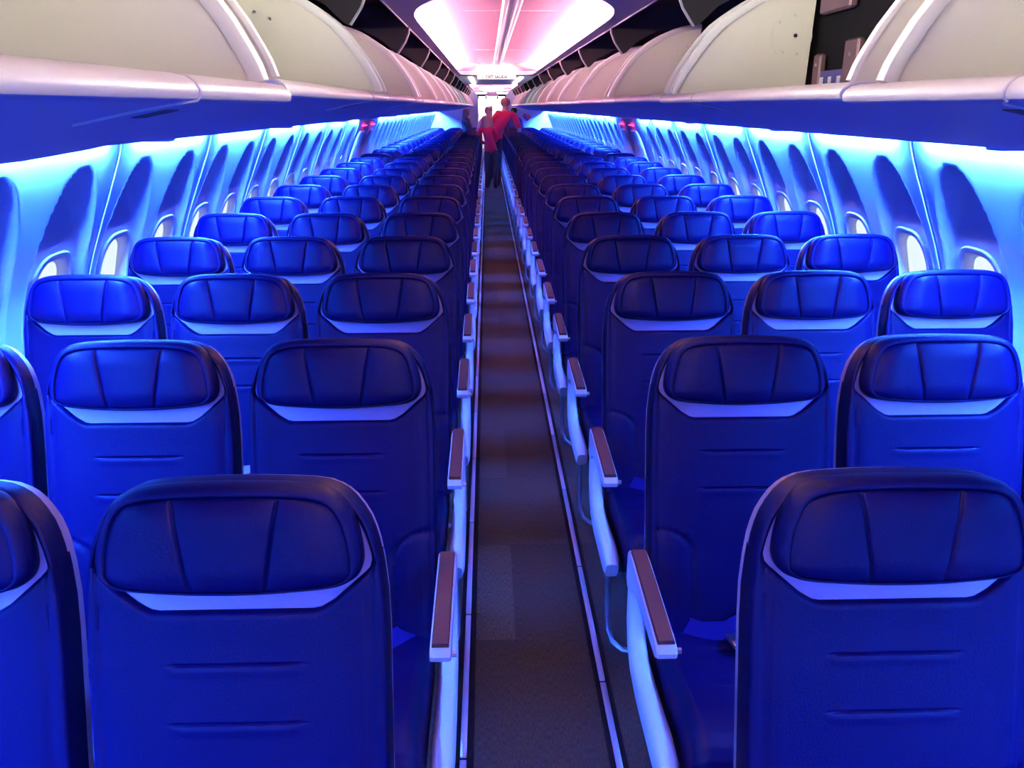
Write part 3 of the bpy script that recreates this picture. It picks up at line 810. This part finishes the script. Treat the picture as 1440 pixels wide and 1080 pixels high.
def seat_cushion():
    # profile in (y,z) from the rear top, over the front roll, to the underside
    prof = [(-.165, .430), (-.20, .452), (-.27, .449), (-.34, .448), (-.42, .452), (-.50, .460), (-.56, .464), (-.605, .462), (-.635, .452), (-.655, .434), (-.664, .410), (-.662, .382), (-.650, .358), (-.62, .345), (-.5, .340), (-.3, .340), (-.18, .345)]
    # resample finely
    pts = []
    for (a, b) in zip(prof[:-1], prof[1:]):
        n = 7 if a[1] > .44 or a[0] < -.6 else 3
        for k in range(n): pts.append((a[0] + (b[0] - a[0]) * k / n, a[1] + (b[1] - a[1]) * k / n))
    pts.append(prof[-1])
    nu = 40; P = []
    for (y, z) in pts:
        row = []
        for i in range(nu + 1):
            u = math.sin(math.pi / 2 * (2 * i / nu - 1) * .93) / math.sin(math.pi / 2 * .93)
            x = u * .2185; e = .2185 - abs(x)
            k = (1 - max(0, 1 - e / .03) ** 2.2) ** .5
            zz, yy = z, y
            if z > .40: zz = .40 + (z - .40) * k + .006 * (abs(u) ** 2) * (1 if abs(u) < .88 else 0)
            if y < -.6: yy = -.6 + (y + .6) * (.6 + .4 * k)
            if z > .44:
                for sm in (-.32, -.44):
                    if abs(x) < .12: zz -= .005 * math.exp(-((y - sm) / .005) ** 2)
                zz -= .004 * math.exp(-((abs(x) - .198) / .003) ** 2)
            row.append((x, yy, zz))
        P.append(row)
    mb = MB().grid(P)
    for i in (0, nu):
        mb.add([P[j][i] for j in range(len(P))], [tuple(range(len(P)))])
    mb.add([P[0][i] for i in range(nu + 1)] + [P[-1][i] for i in range(nu, -1, -1)], [tuple(range(2 * nu + 2))])
    return mb.mesh('seat_cushion', M_LEATHER, angle=60)

def arm_mesh(slim):
    def hw(y, w): return min(w, .0095) if slim and y > -.226 else w
    # side view (y,z): pivot hub at the rear, body tapering forward
    top = [(-.155, .628), (-.165, .638), (-.20, .640), (-.225, .639), (-.232, .6385), (-.30, .634), (-.42, .626), (-.50, .620), (-.522, .616), (-.532, .606)]
    bot = [(-.530, .594), (-.515, .585), (-.46, .584), (-.38, .586), (-.30, .585), (-.250, .574), (-.232, .566), (-.225, .560), (-.215, .548), (-.195, .535), (-.170, .535), (-.153, .550)]
    poly = top + bot
    mb = MB()
    R = []
    cx = sum(p[0] for p in poly) / len(poly); cz = sum(p[1] for p in poly) / len(poly)
    for (x, f) in ((-.0225, .955), (-.019, 1.0), (.019, 1.0), (.0225, .955)):
        R.append([(math.copysign(hw(y, abs(x)), x), cx + (y - cx) * (1 - (1 - f) * .35), cz + (z - cz) * f) for y, z in poly])
    mb.rings(R)
    pd = MB()
    R = []
    for (f, g) in ((1.0, .000), (1.0, .006), (.88, .010)):
        row = []
        y0 = -.236 if slim else -.178
        for (y, z) in ((y0, .6385), (-.30, .634), (-.42, .626), (-.515, .6185)):
            row.append((-.0185 * f, y, z + g))
        for (y, z) in ((-.515, .6185), (-.42, .626), (-.30, .634), (y0, .6385)):
            row.append((.0185 * f, y, z + g))
        R.append(row)
    pd.rings(R)
    bo = MB().tube([(.024, -.512, .600), (.034, -.512, .600)], .007, 8)
    return mb.mesh('armrest', M_ARMGREY, angle=35), pd.mesh('arm_pad', M_PAD, angle=40), bo.mesh('recline_button', M_METAL)

def side_panel():
    cl = [(-.178, .585, .024, .019), (-.186, .52, .027, .020), (-.200, .455, .031, .021), (-.228, .405, .036, .022), (-.28, .375, .039, .023), (-.36, .364, .040, .024), (-.46, .366, .041, .025), (-.55, .370, .042, .026), (-.60, .366, .040, .025), (-.625, .356, .030, .020)]
    R = []
    for i, (y, z, h, t) in enumerate(cl):
        a, b = cl[max(0, i - 1)], cl[min(len(cl) - 1, i + 1)]
        d = Vector((b[0] - a[0], b[1] - a[1])).normalized(); n = Vector((-d.y, d.x))
        row = []
        for k in range(12):
            an = 2 * math.pi * (k + .5) / 12; c, sn = math.cos(an), math.sin(an)
            px = t * math.copysign(abs(c) ** .55, c); pn = h * math.copysign(abs(sn) ** .6, sn)
            row.append((px, y + n.x * pn, z + n.y * pn))
        R.append(row)
    return MB().rings(R).mesh('side_panel', M_ARMGREY, angle=45)

def bar_mesh(sgn):
    # baggage restraint: drops from the front of the end panel and turns inboard near the floor
    pts = [(0, -.545, .335), (0, -.55, .27), (0, -.57, .19), (0, -.60, .125), (sgn * .012, -.622, .095), (sgn * .04, -.640, .078), (sgn * .09, -.648, .072), (sgn * .25, -.65, .072), (sgn * .47, -.65, .072)]
    return MB().tube(pts, .0095, 8).mesh('baggage_bar', M_METAL)

def leg_mesh(front):
    if front: p = [(0, -.50, .345), (0, -.52, .20), (0, -.50, .02), (0, -.50, 0.0)]
    else: p = [(0, -.24, .345), (0, -.18, .20), (0, -.10, .03), (0, -.10, 0.0)]
    return MB().tube(p, [.022, .016, .016, .026], 8).mesh('leg', M_DARKMETAL)

def belts():
    a = MB().ribbon([(-.205, -.195, .470), (-.16, -.235, .468), (-.10, -.262, .462), (-.04, -.270, .470), (.005, -.262, .492), (.025, -.245, .520)], (0, .6, .8), .046).mesh('seat_belt', M_BELT)
    b = MB().ribbon([(.205, -.195, .470), (.16, -.240, .466), (.11, -.280, .460), (.06, -.300, .459), (.00, -.310, .462)], (0, .9, .4), .046).mesh('seat_belt', M_BELT)
    bk = MB().bevbox(-.028, .028, -.026, .026, -.008, .008, .004).mesh('buckle', M_METAL)
    tg = MB().bevbox(-.022, .022, -.003, .003, -.012, .018, .002).mesh('belt_tongue', M_METAL)
    return a, b, bk, tg

SM = dict(shell=seat_shell(), back=seat_back(), liner=seat_liner(), head=headrest(), cush=seat_cushion(), side=side_panel(), legf=leg_mesh(True), legr=leg_mesh(False))
SM['arm'], SM['pad'], SM['btn'] = arm_mesh(True)
SM['arm_a'], SM['pad_a'], _ = arm_mesh(False)
SM['bar-1'], SM['bar1'] = bar_mesh(-1), bar_mesh(1)
SM['ba'], SM['bb'], SM['bk'], SM['tg'] = belts()

AX = {'aisle': 0.495, 'middle': 0.985, 'window': 1.470}
def make_seat(sx, col, level):
    """level 0 near (all parts), 1 mid, 2 far"""
    r = empty('airline_seat')
    link('back_shell', SM['shell'], r); link('back_cushion', SM['back'], r)
    link('headrest_liner', SM['liner'], r); link('headrest', SM['head'], r); link('seat_cushion', SM['cush'], r)
    if level < 2:
        for nm, dx in (('legf', -.13), ('legr', -.13), ('legf', .13), ('legr', .13)): link('leg', SM[nm], r, (dx, 0, 0))
        p1 = link('seat_belt', SM['ba'], r); link('belt_tongue', SM['tg'], p1, (.03, -.243, .530), (-.5, 0, .25))
        p2 = link('seat_belt', SM['bb'], r); link('buckle', SM['bk'], p2, (-.02, -.31, .468), (0, .1, .2))
    else:
        for nm in ('legf', 'legr'): link('leg', SM[nm], r)
    def arm(dx, k=''):
        a = link('armrest', SM['arm' + k], r, (dx, 0, 0)); link('arm_pad', SM['pad' + k], a)
        if level < 2: link('recline_button', SM['btn'], a, (0, 0, 0), (0, 0, 0))
    arm(sx * {'aisle': .245, 'middle': .2425, 'window': .2425}[col])
    if col == 'aisle':
        arm(-sx * .2550, '_a')
        link('side_panel', SM['side'], r, (-sx * .2565, 0, 0))
        link('baggage_bar', SM['bar%d' % sx], r, (-sx * .2565, 0, 0))
    return r

ROWS = [1.15] + [1.12 + .81 * i for i in range(1, 12)] + [11.10 + .81 * i for i in range(15)]
EXROW = 11
protos = {}
for sx in (-1, 1):
    for col in ('aisle', 'middle', 'window'):
        for lv in (0, 2):
            protos[(sx, col, lv)] = make_seat(sx, col, lv)
index_kids()
used = set()
for i, yrow in enumerate(ROWS):
    for sx in (-1, 1):
        wob = random.uniform(-.004, .004)      # the three seats of a unit share one frame
        for col in ('aisle', 'middle', 'window'):
            k = (sx, col, 0 if i < 8 else 2)
            if k in used: o = copy_tree(protos[k])
            else: o = protos[k]; used.add(k)
            shift = {-1: -.026, 1: .004}[sx] if i == 0 else 0.0      # the first row sits a little further out
            o.location = (sx * AX[col] + shift, yrow + wob, 0)
            n = i - EXROW
            where = 'in the overwing exit row' if n == 0 else '%s row %s of the exit row' % (ORD[abs(n)], 'forward' if n < 0 else 'aft')
            tag(o, 'blue leather %s seat on the %s side, %s' % (col, SIDE[sx], where), 'seat', 'airline seats')

# ------------------------------------------------------------------ people at the far end of the aisle
def person(name_label, loc, height, face, shirt, pants, hair, hair_long, skin=(.62, .33, .24), lean=0.0, hair_w=1.0, girth=1.0, arms=None, sleeve=True, head_turn=0.0, group='people in the aisle'):
    k = height / 1.75
    root = empty('person', loc, (0, 0, face)); root.scale = (girth, girth, 1); tag(root, name_label, 'person', group)
    V, E, Rr = [], [], []
    def v(p, r, par=None):
        V.append((p[0] * k, p[1] * k, p[2] * k)); Rr.append(r * k if not isinstance(r, tuple) else (r[0] * k, r[1] * k))
        if par is not None: E.append((par, len(V) - 1))
        return len(V) - 1
    # figure faces -Y in its own frame
    pel = v((0, 0, .95), (.155, .115))
    ab = v((lean * .3, 0, 1.10), (.145, .11), pel); ch = v((lean * .7, .005, 1.30), (.175, .12), ab); sh_ = v((lean, .01, 1.43), (.13, .085), ch)
    nk = v((lean, .005, 1.51), (.055, .058), sh_); j = v((lean, -.012, 1.575), (.066, .078), nk); hd = v((lean, -.010, 1.655), (.076, .098), j); cr_ = v((lean, 0, 1.72), (.050, .062), hd)
    hands = []
    for s in (-1, 1):
        el, wr = (arms or {}).get(s, ((s * .27, .03, 1.12), (s * .27, -.06, .87)))
        so = v((lean + s * .175, .01, 1.405), (.062, .062), sh_)
        e = v((lean + el[0], el[1], el[2]), (.045, .045), so); w_ = v((lean + wr[0], wr[1], wr[2]), (.030, .026), e)
        d = (Vector(wr) - Vector(el)).normalized()
        pm = Vector(wr) + d * .06; pm.x += lean
        p = v(pm, (.034, .020), w_)
        for f in range(4):
            o = Vector((0, (f - 1.5) * .017, 0)); base = pm + d * .045 + o
            a = v(base, .0085, p); v(base + d * (.045, .052, .050, .038)[f] + Vector((-s * .012, 0, 0)), .007, a)
        t = v(pm + Vector((-s * .012, -.032, 0)) + d * .015, .009, p); v(pm + Vector((-s * .018, -.045, 0)) + d * .045, .008, t)
    for s in (-1, 1):
        hp = v((s * .09, 0, .86), (.090, .095), pel); kn = v((s * .10, -.012, .49), (.060, .062), hp); an = v((s * .10, .02, .09), (.040, .045), kn)
        hl_ = v((s * .10, .01, .045), (.042, .045), an); v((s * .115, -.15, .03), (.040, .028), hl_)
    me = bpy.data.meshes.new('body'); me.from_pydata(V, E, [])
    o = bpy.data.objects.new('body', me); COL.objects.link(o)
    o.modifiers.new('Skin', 'SKIN').use_smooth_shade = True
    sub = o.modifiers.new('Sub', 'SUBSURF'); sub.levels = 2; sub.render_levels = 2
    for i, r in enumerate(Rr):
        me.skin_vertices[0].data[i].radius = r if isinstance(r, tuple) else (r, r)
    me.skin_vertices[0].data[0].use_root = True
    bpy.context.view_layer.update()
    bm = bpy.data.meshes.new_from_object(o.evaluated_get(bpy.context.evaluated_depsgraph_get()))
    bpy.data.objects.remove(o)
    msk = mat('skin_%d' % int(skin[0] * 100), skin, .55, noise=(14, .06))
    bm.materials.clear(); bm.materials.append(msk)
    for p in bm.polygons: p.material_index = 0; p.use_smooth = True
    link('body', bm, root)
    vs = [vv.co.copy() for vv in bm.vertices]; ns = [vv.normal.copy() for vv in bm.vertices]
    def garment(nm, test, m, th):
        idx = {}; mb = MB()
        for p in bm.polygons:
            c = p.center
            if test(c / k):
                q = []
                for i in p.vertices:
                    if i not in idx: idx[i] = len(mb.v); mb.v.append(tuple(vs[i] + ns[i] * th))
                    q.append(idx[i])
                mb.f.append(tuple(q))
        if mb.f: mb.build(nm, m, root, angle=80)
    def on_arm(c): return abs(c.x - lean) > .205
    garment('shirt', lambda c: .90 < c.z < 1.475 and (not on_arm(c) or (c.z > (1.16 if sleeve == 'short' else .93)) or (sleeve == 'long' and abs(c.x - lean) < .5)) and not (c.z < .95 and on_arm(c) and sleeve != 'long'), shirt, .012)
    garment('trousers', lambda c: .07 < c.z < .945 and abs(c.x) < .215, pants, .012)
    garment('shoes', lambda c: c.z < .085, M_BLACK, .008)
    # head details; the head may be turned
    hx, hz = lean, 1.650
    def T(p):
        c, s = math.cos(head_turn), math.sin(head_turn)
        return ((hx + p[0] * c - p[1] * s) * k, (-.008 + p[0] * s + p[1] * c) * k, (hz + p[2]) * k)
    def blob(nm, m, c, rx, ry, rz, n=12):
        R = []
        for a in range(1, 8):
            t = math.pi * a / 8
            R.append([T((c[0] + rx * math.sin(t) * math.cos(2 * math.pi * b / n), c[1] + ry * math.sin(t) * math.sin(2 * math.pi * b / n), c[2] + rz * math.cos(t))) for b in range(n)])
        return MB().rings(R).build(nm, m, root)
    blob('nose', msk, (0, -.102, -.005), .014, .020, .024)
    for s in (-1, 1):
        blob('eye', mat('eye_dark', (.03, .02, .02), .3, noise=(9, .1)), (s * .032, -.090, .020), .011, .008, .006)
        blob('ear', msk, (s * .080, .012, .002), .011, .020, .032)
    blob('mouth', mat('lip', (.42, .14, .13), .5, noise=(9, .1)), (0, -.090, -.048), .024, .009, .007)
    # hair: a cap over the crown and back of the head, with a fall behind when long
    R = []
    n = 20
    for a in range(0, 9):
        row = []
        for b in range(n):
            an = 2 * math.pi * b / n; ca, sa = math.cos(an), math.sin(an)
            backness = .5 + .5 * sa
            low = -.075 * backness + .045 * (1 - backness) if not hair_long else (-.25 * backness ** .6 + .040 * (1 - backness) if sa > -.75 else .045)
            z = .090 - (.090 - low) * (a / 8) ** 1.3
            rr = 1.0 if z < .02 else math.sqrt(max(0.02, 1 - ((z - .02) / .078) ** 2))
            fl_ = 1 + (.16 if hair_long else 0) * max(0, -z) / .2
            row.append(T((.091 * hair_w * rr * ca * fl_, .004 + (.112 * rr * sa) * (fl_ if sa > 0 else 1), z)))
        R.append(row)
    mb = MB(); mb.rings(R, cap=False); mb.add(R[0], [tuple(range(n))])
    mb.build('hair', hair, root, angle=80)
    return root

RED = mat('red_shirt_cotton', (.72, .010, .030), .75, bump=(90, .4))
BLKC = mat('black_cloth', (.012, .012, .016), .8, bump=(90, .3))
NAVYC = mat('navy_cloth', (.012, .016, .08), .8, bump=(90, .3))
WHTC = mat('pale_pink_cloth', (.70, .50, .55), .8, bump=(90, .3))
BLOND = mat('blond_hair', (.40, .20, .10), .6, bump=(60, .6))
DBLOND = mat('dark_blond_hair', (.10, .055, .03), .6, bump=(60, .6))
BROWN = mat('short_brown_hair', (.13, .05, .03), .65, bump=(60, .6))
DKHAIR = mat('dark_hair', (.012, .010, .012), .6, bump=(60, .6))
GREYH = mat('thin_grey_hair', (.30, .20, .19), .7, bump=(60, .6))
PI = math.pi
person('person with blond hair in a red shirt and black trousers, standing in the aisle', (-.05, 18.0, 0), 1.53, PI, RED, BLKC, BLOND, True, sleeve='short', lean=.09, hair_w=1.45,
       arms={-1: ((-.21, -.03, 1.15), (-.12, -.22, 1.10)), 1: ((.21, -.03, 1.15), (.12, -.22, 1.10))})
person('tall person with short brown hair in a red shirt seen from behind', (.00, 18.72, 0), 1.89, PI, RED, BLKC, BROWN, False, sleeve='short', lean=-.24, girth=1.06,
       arms={-1: ((-.27, .03, 1.14), (-.27, -.03, .88)), 1: ((.30, .02, 1.13), (.31, -.02, .87))})
person('person with long fair hair in a black jacket before the starboard rear bulkhead', (-.70, 22.95, 0), 1.655, PI * .62, BLKC, BLKC, DBLOND, True, sleeve='long', hair_w=1.15,
       arms={-1: ((-.22, -.05, 1.12), (-.10, -.25, 1.08)), 1: ((.22, -.05, 1.12), (.10, -.25, 1.08))})
person('person with thin grey hair facing forward behind the shorter red shirt', (-.02, 19.6, 0), 1.71, .2, WHTC, BLKC, GREYH, False, sleeve='long', lean=-.08)
person('person with dark hair and black clothes half hidden by the tall red shirt', (.04, 20.33, 0), 1.62, PI, BLKC, BLKC, DKHAIR, False, sleeve='long', lean=-.12)
person('person with dark hair in navy before the port rear bulkhead', (.60, 22.95, 0), 1.68, PI * .9, NAVYC, BLKC, DKHAIR, False, sleeve='long')
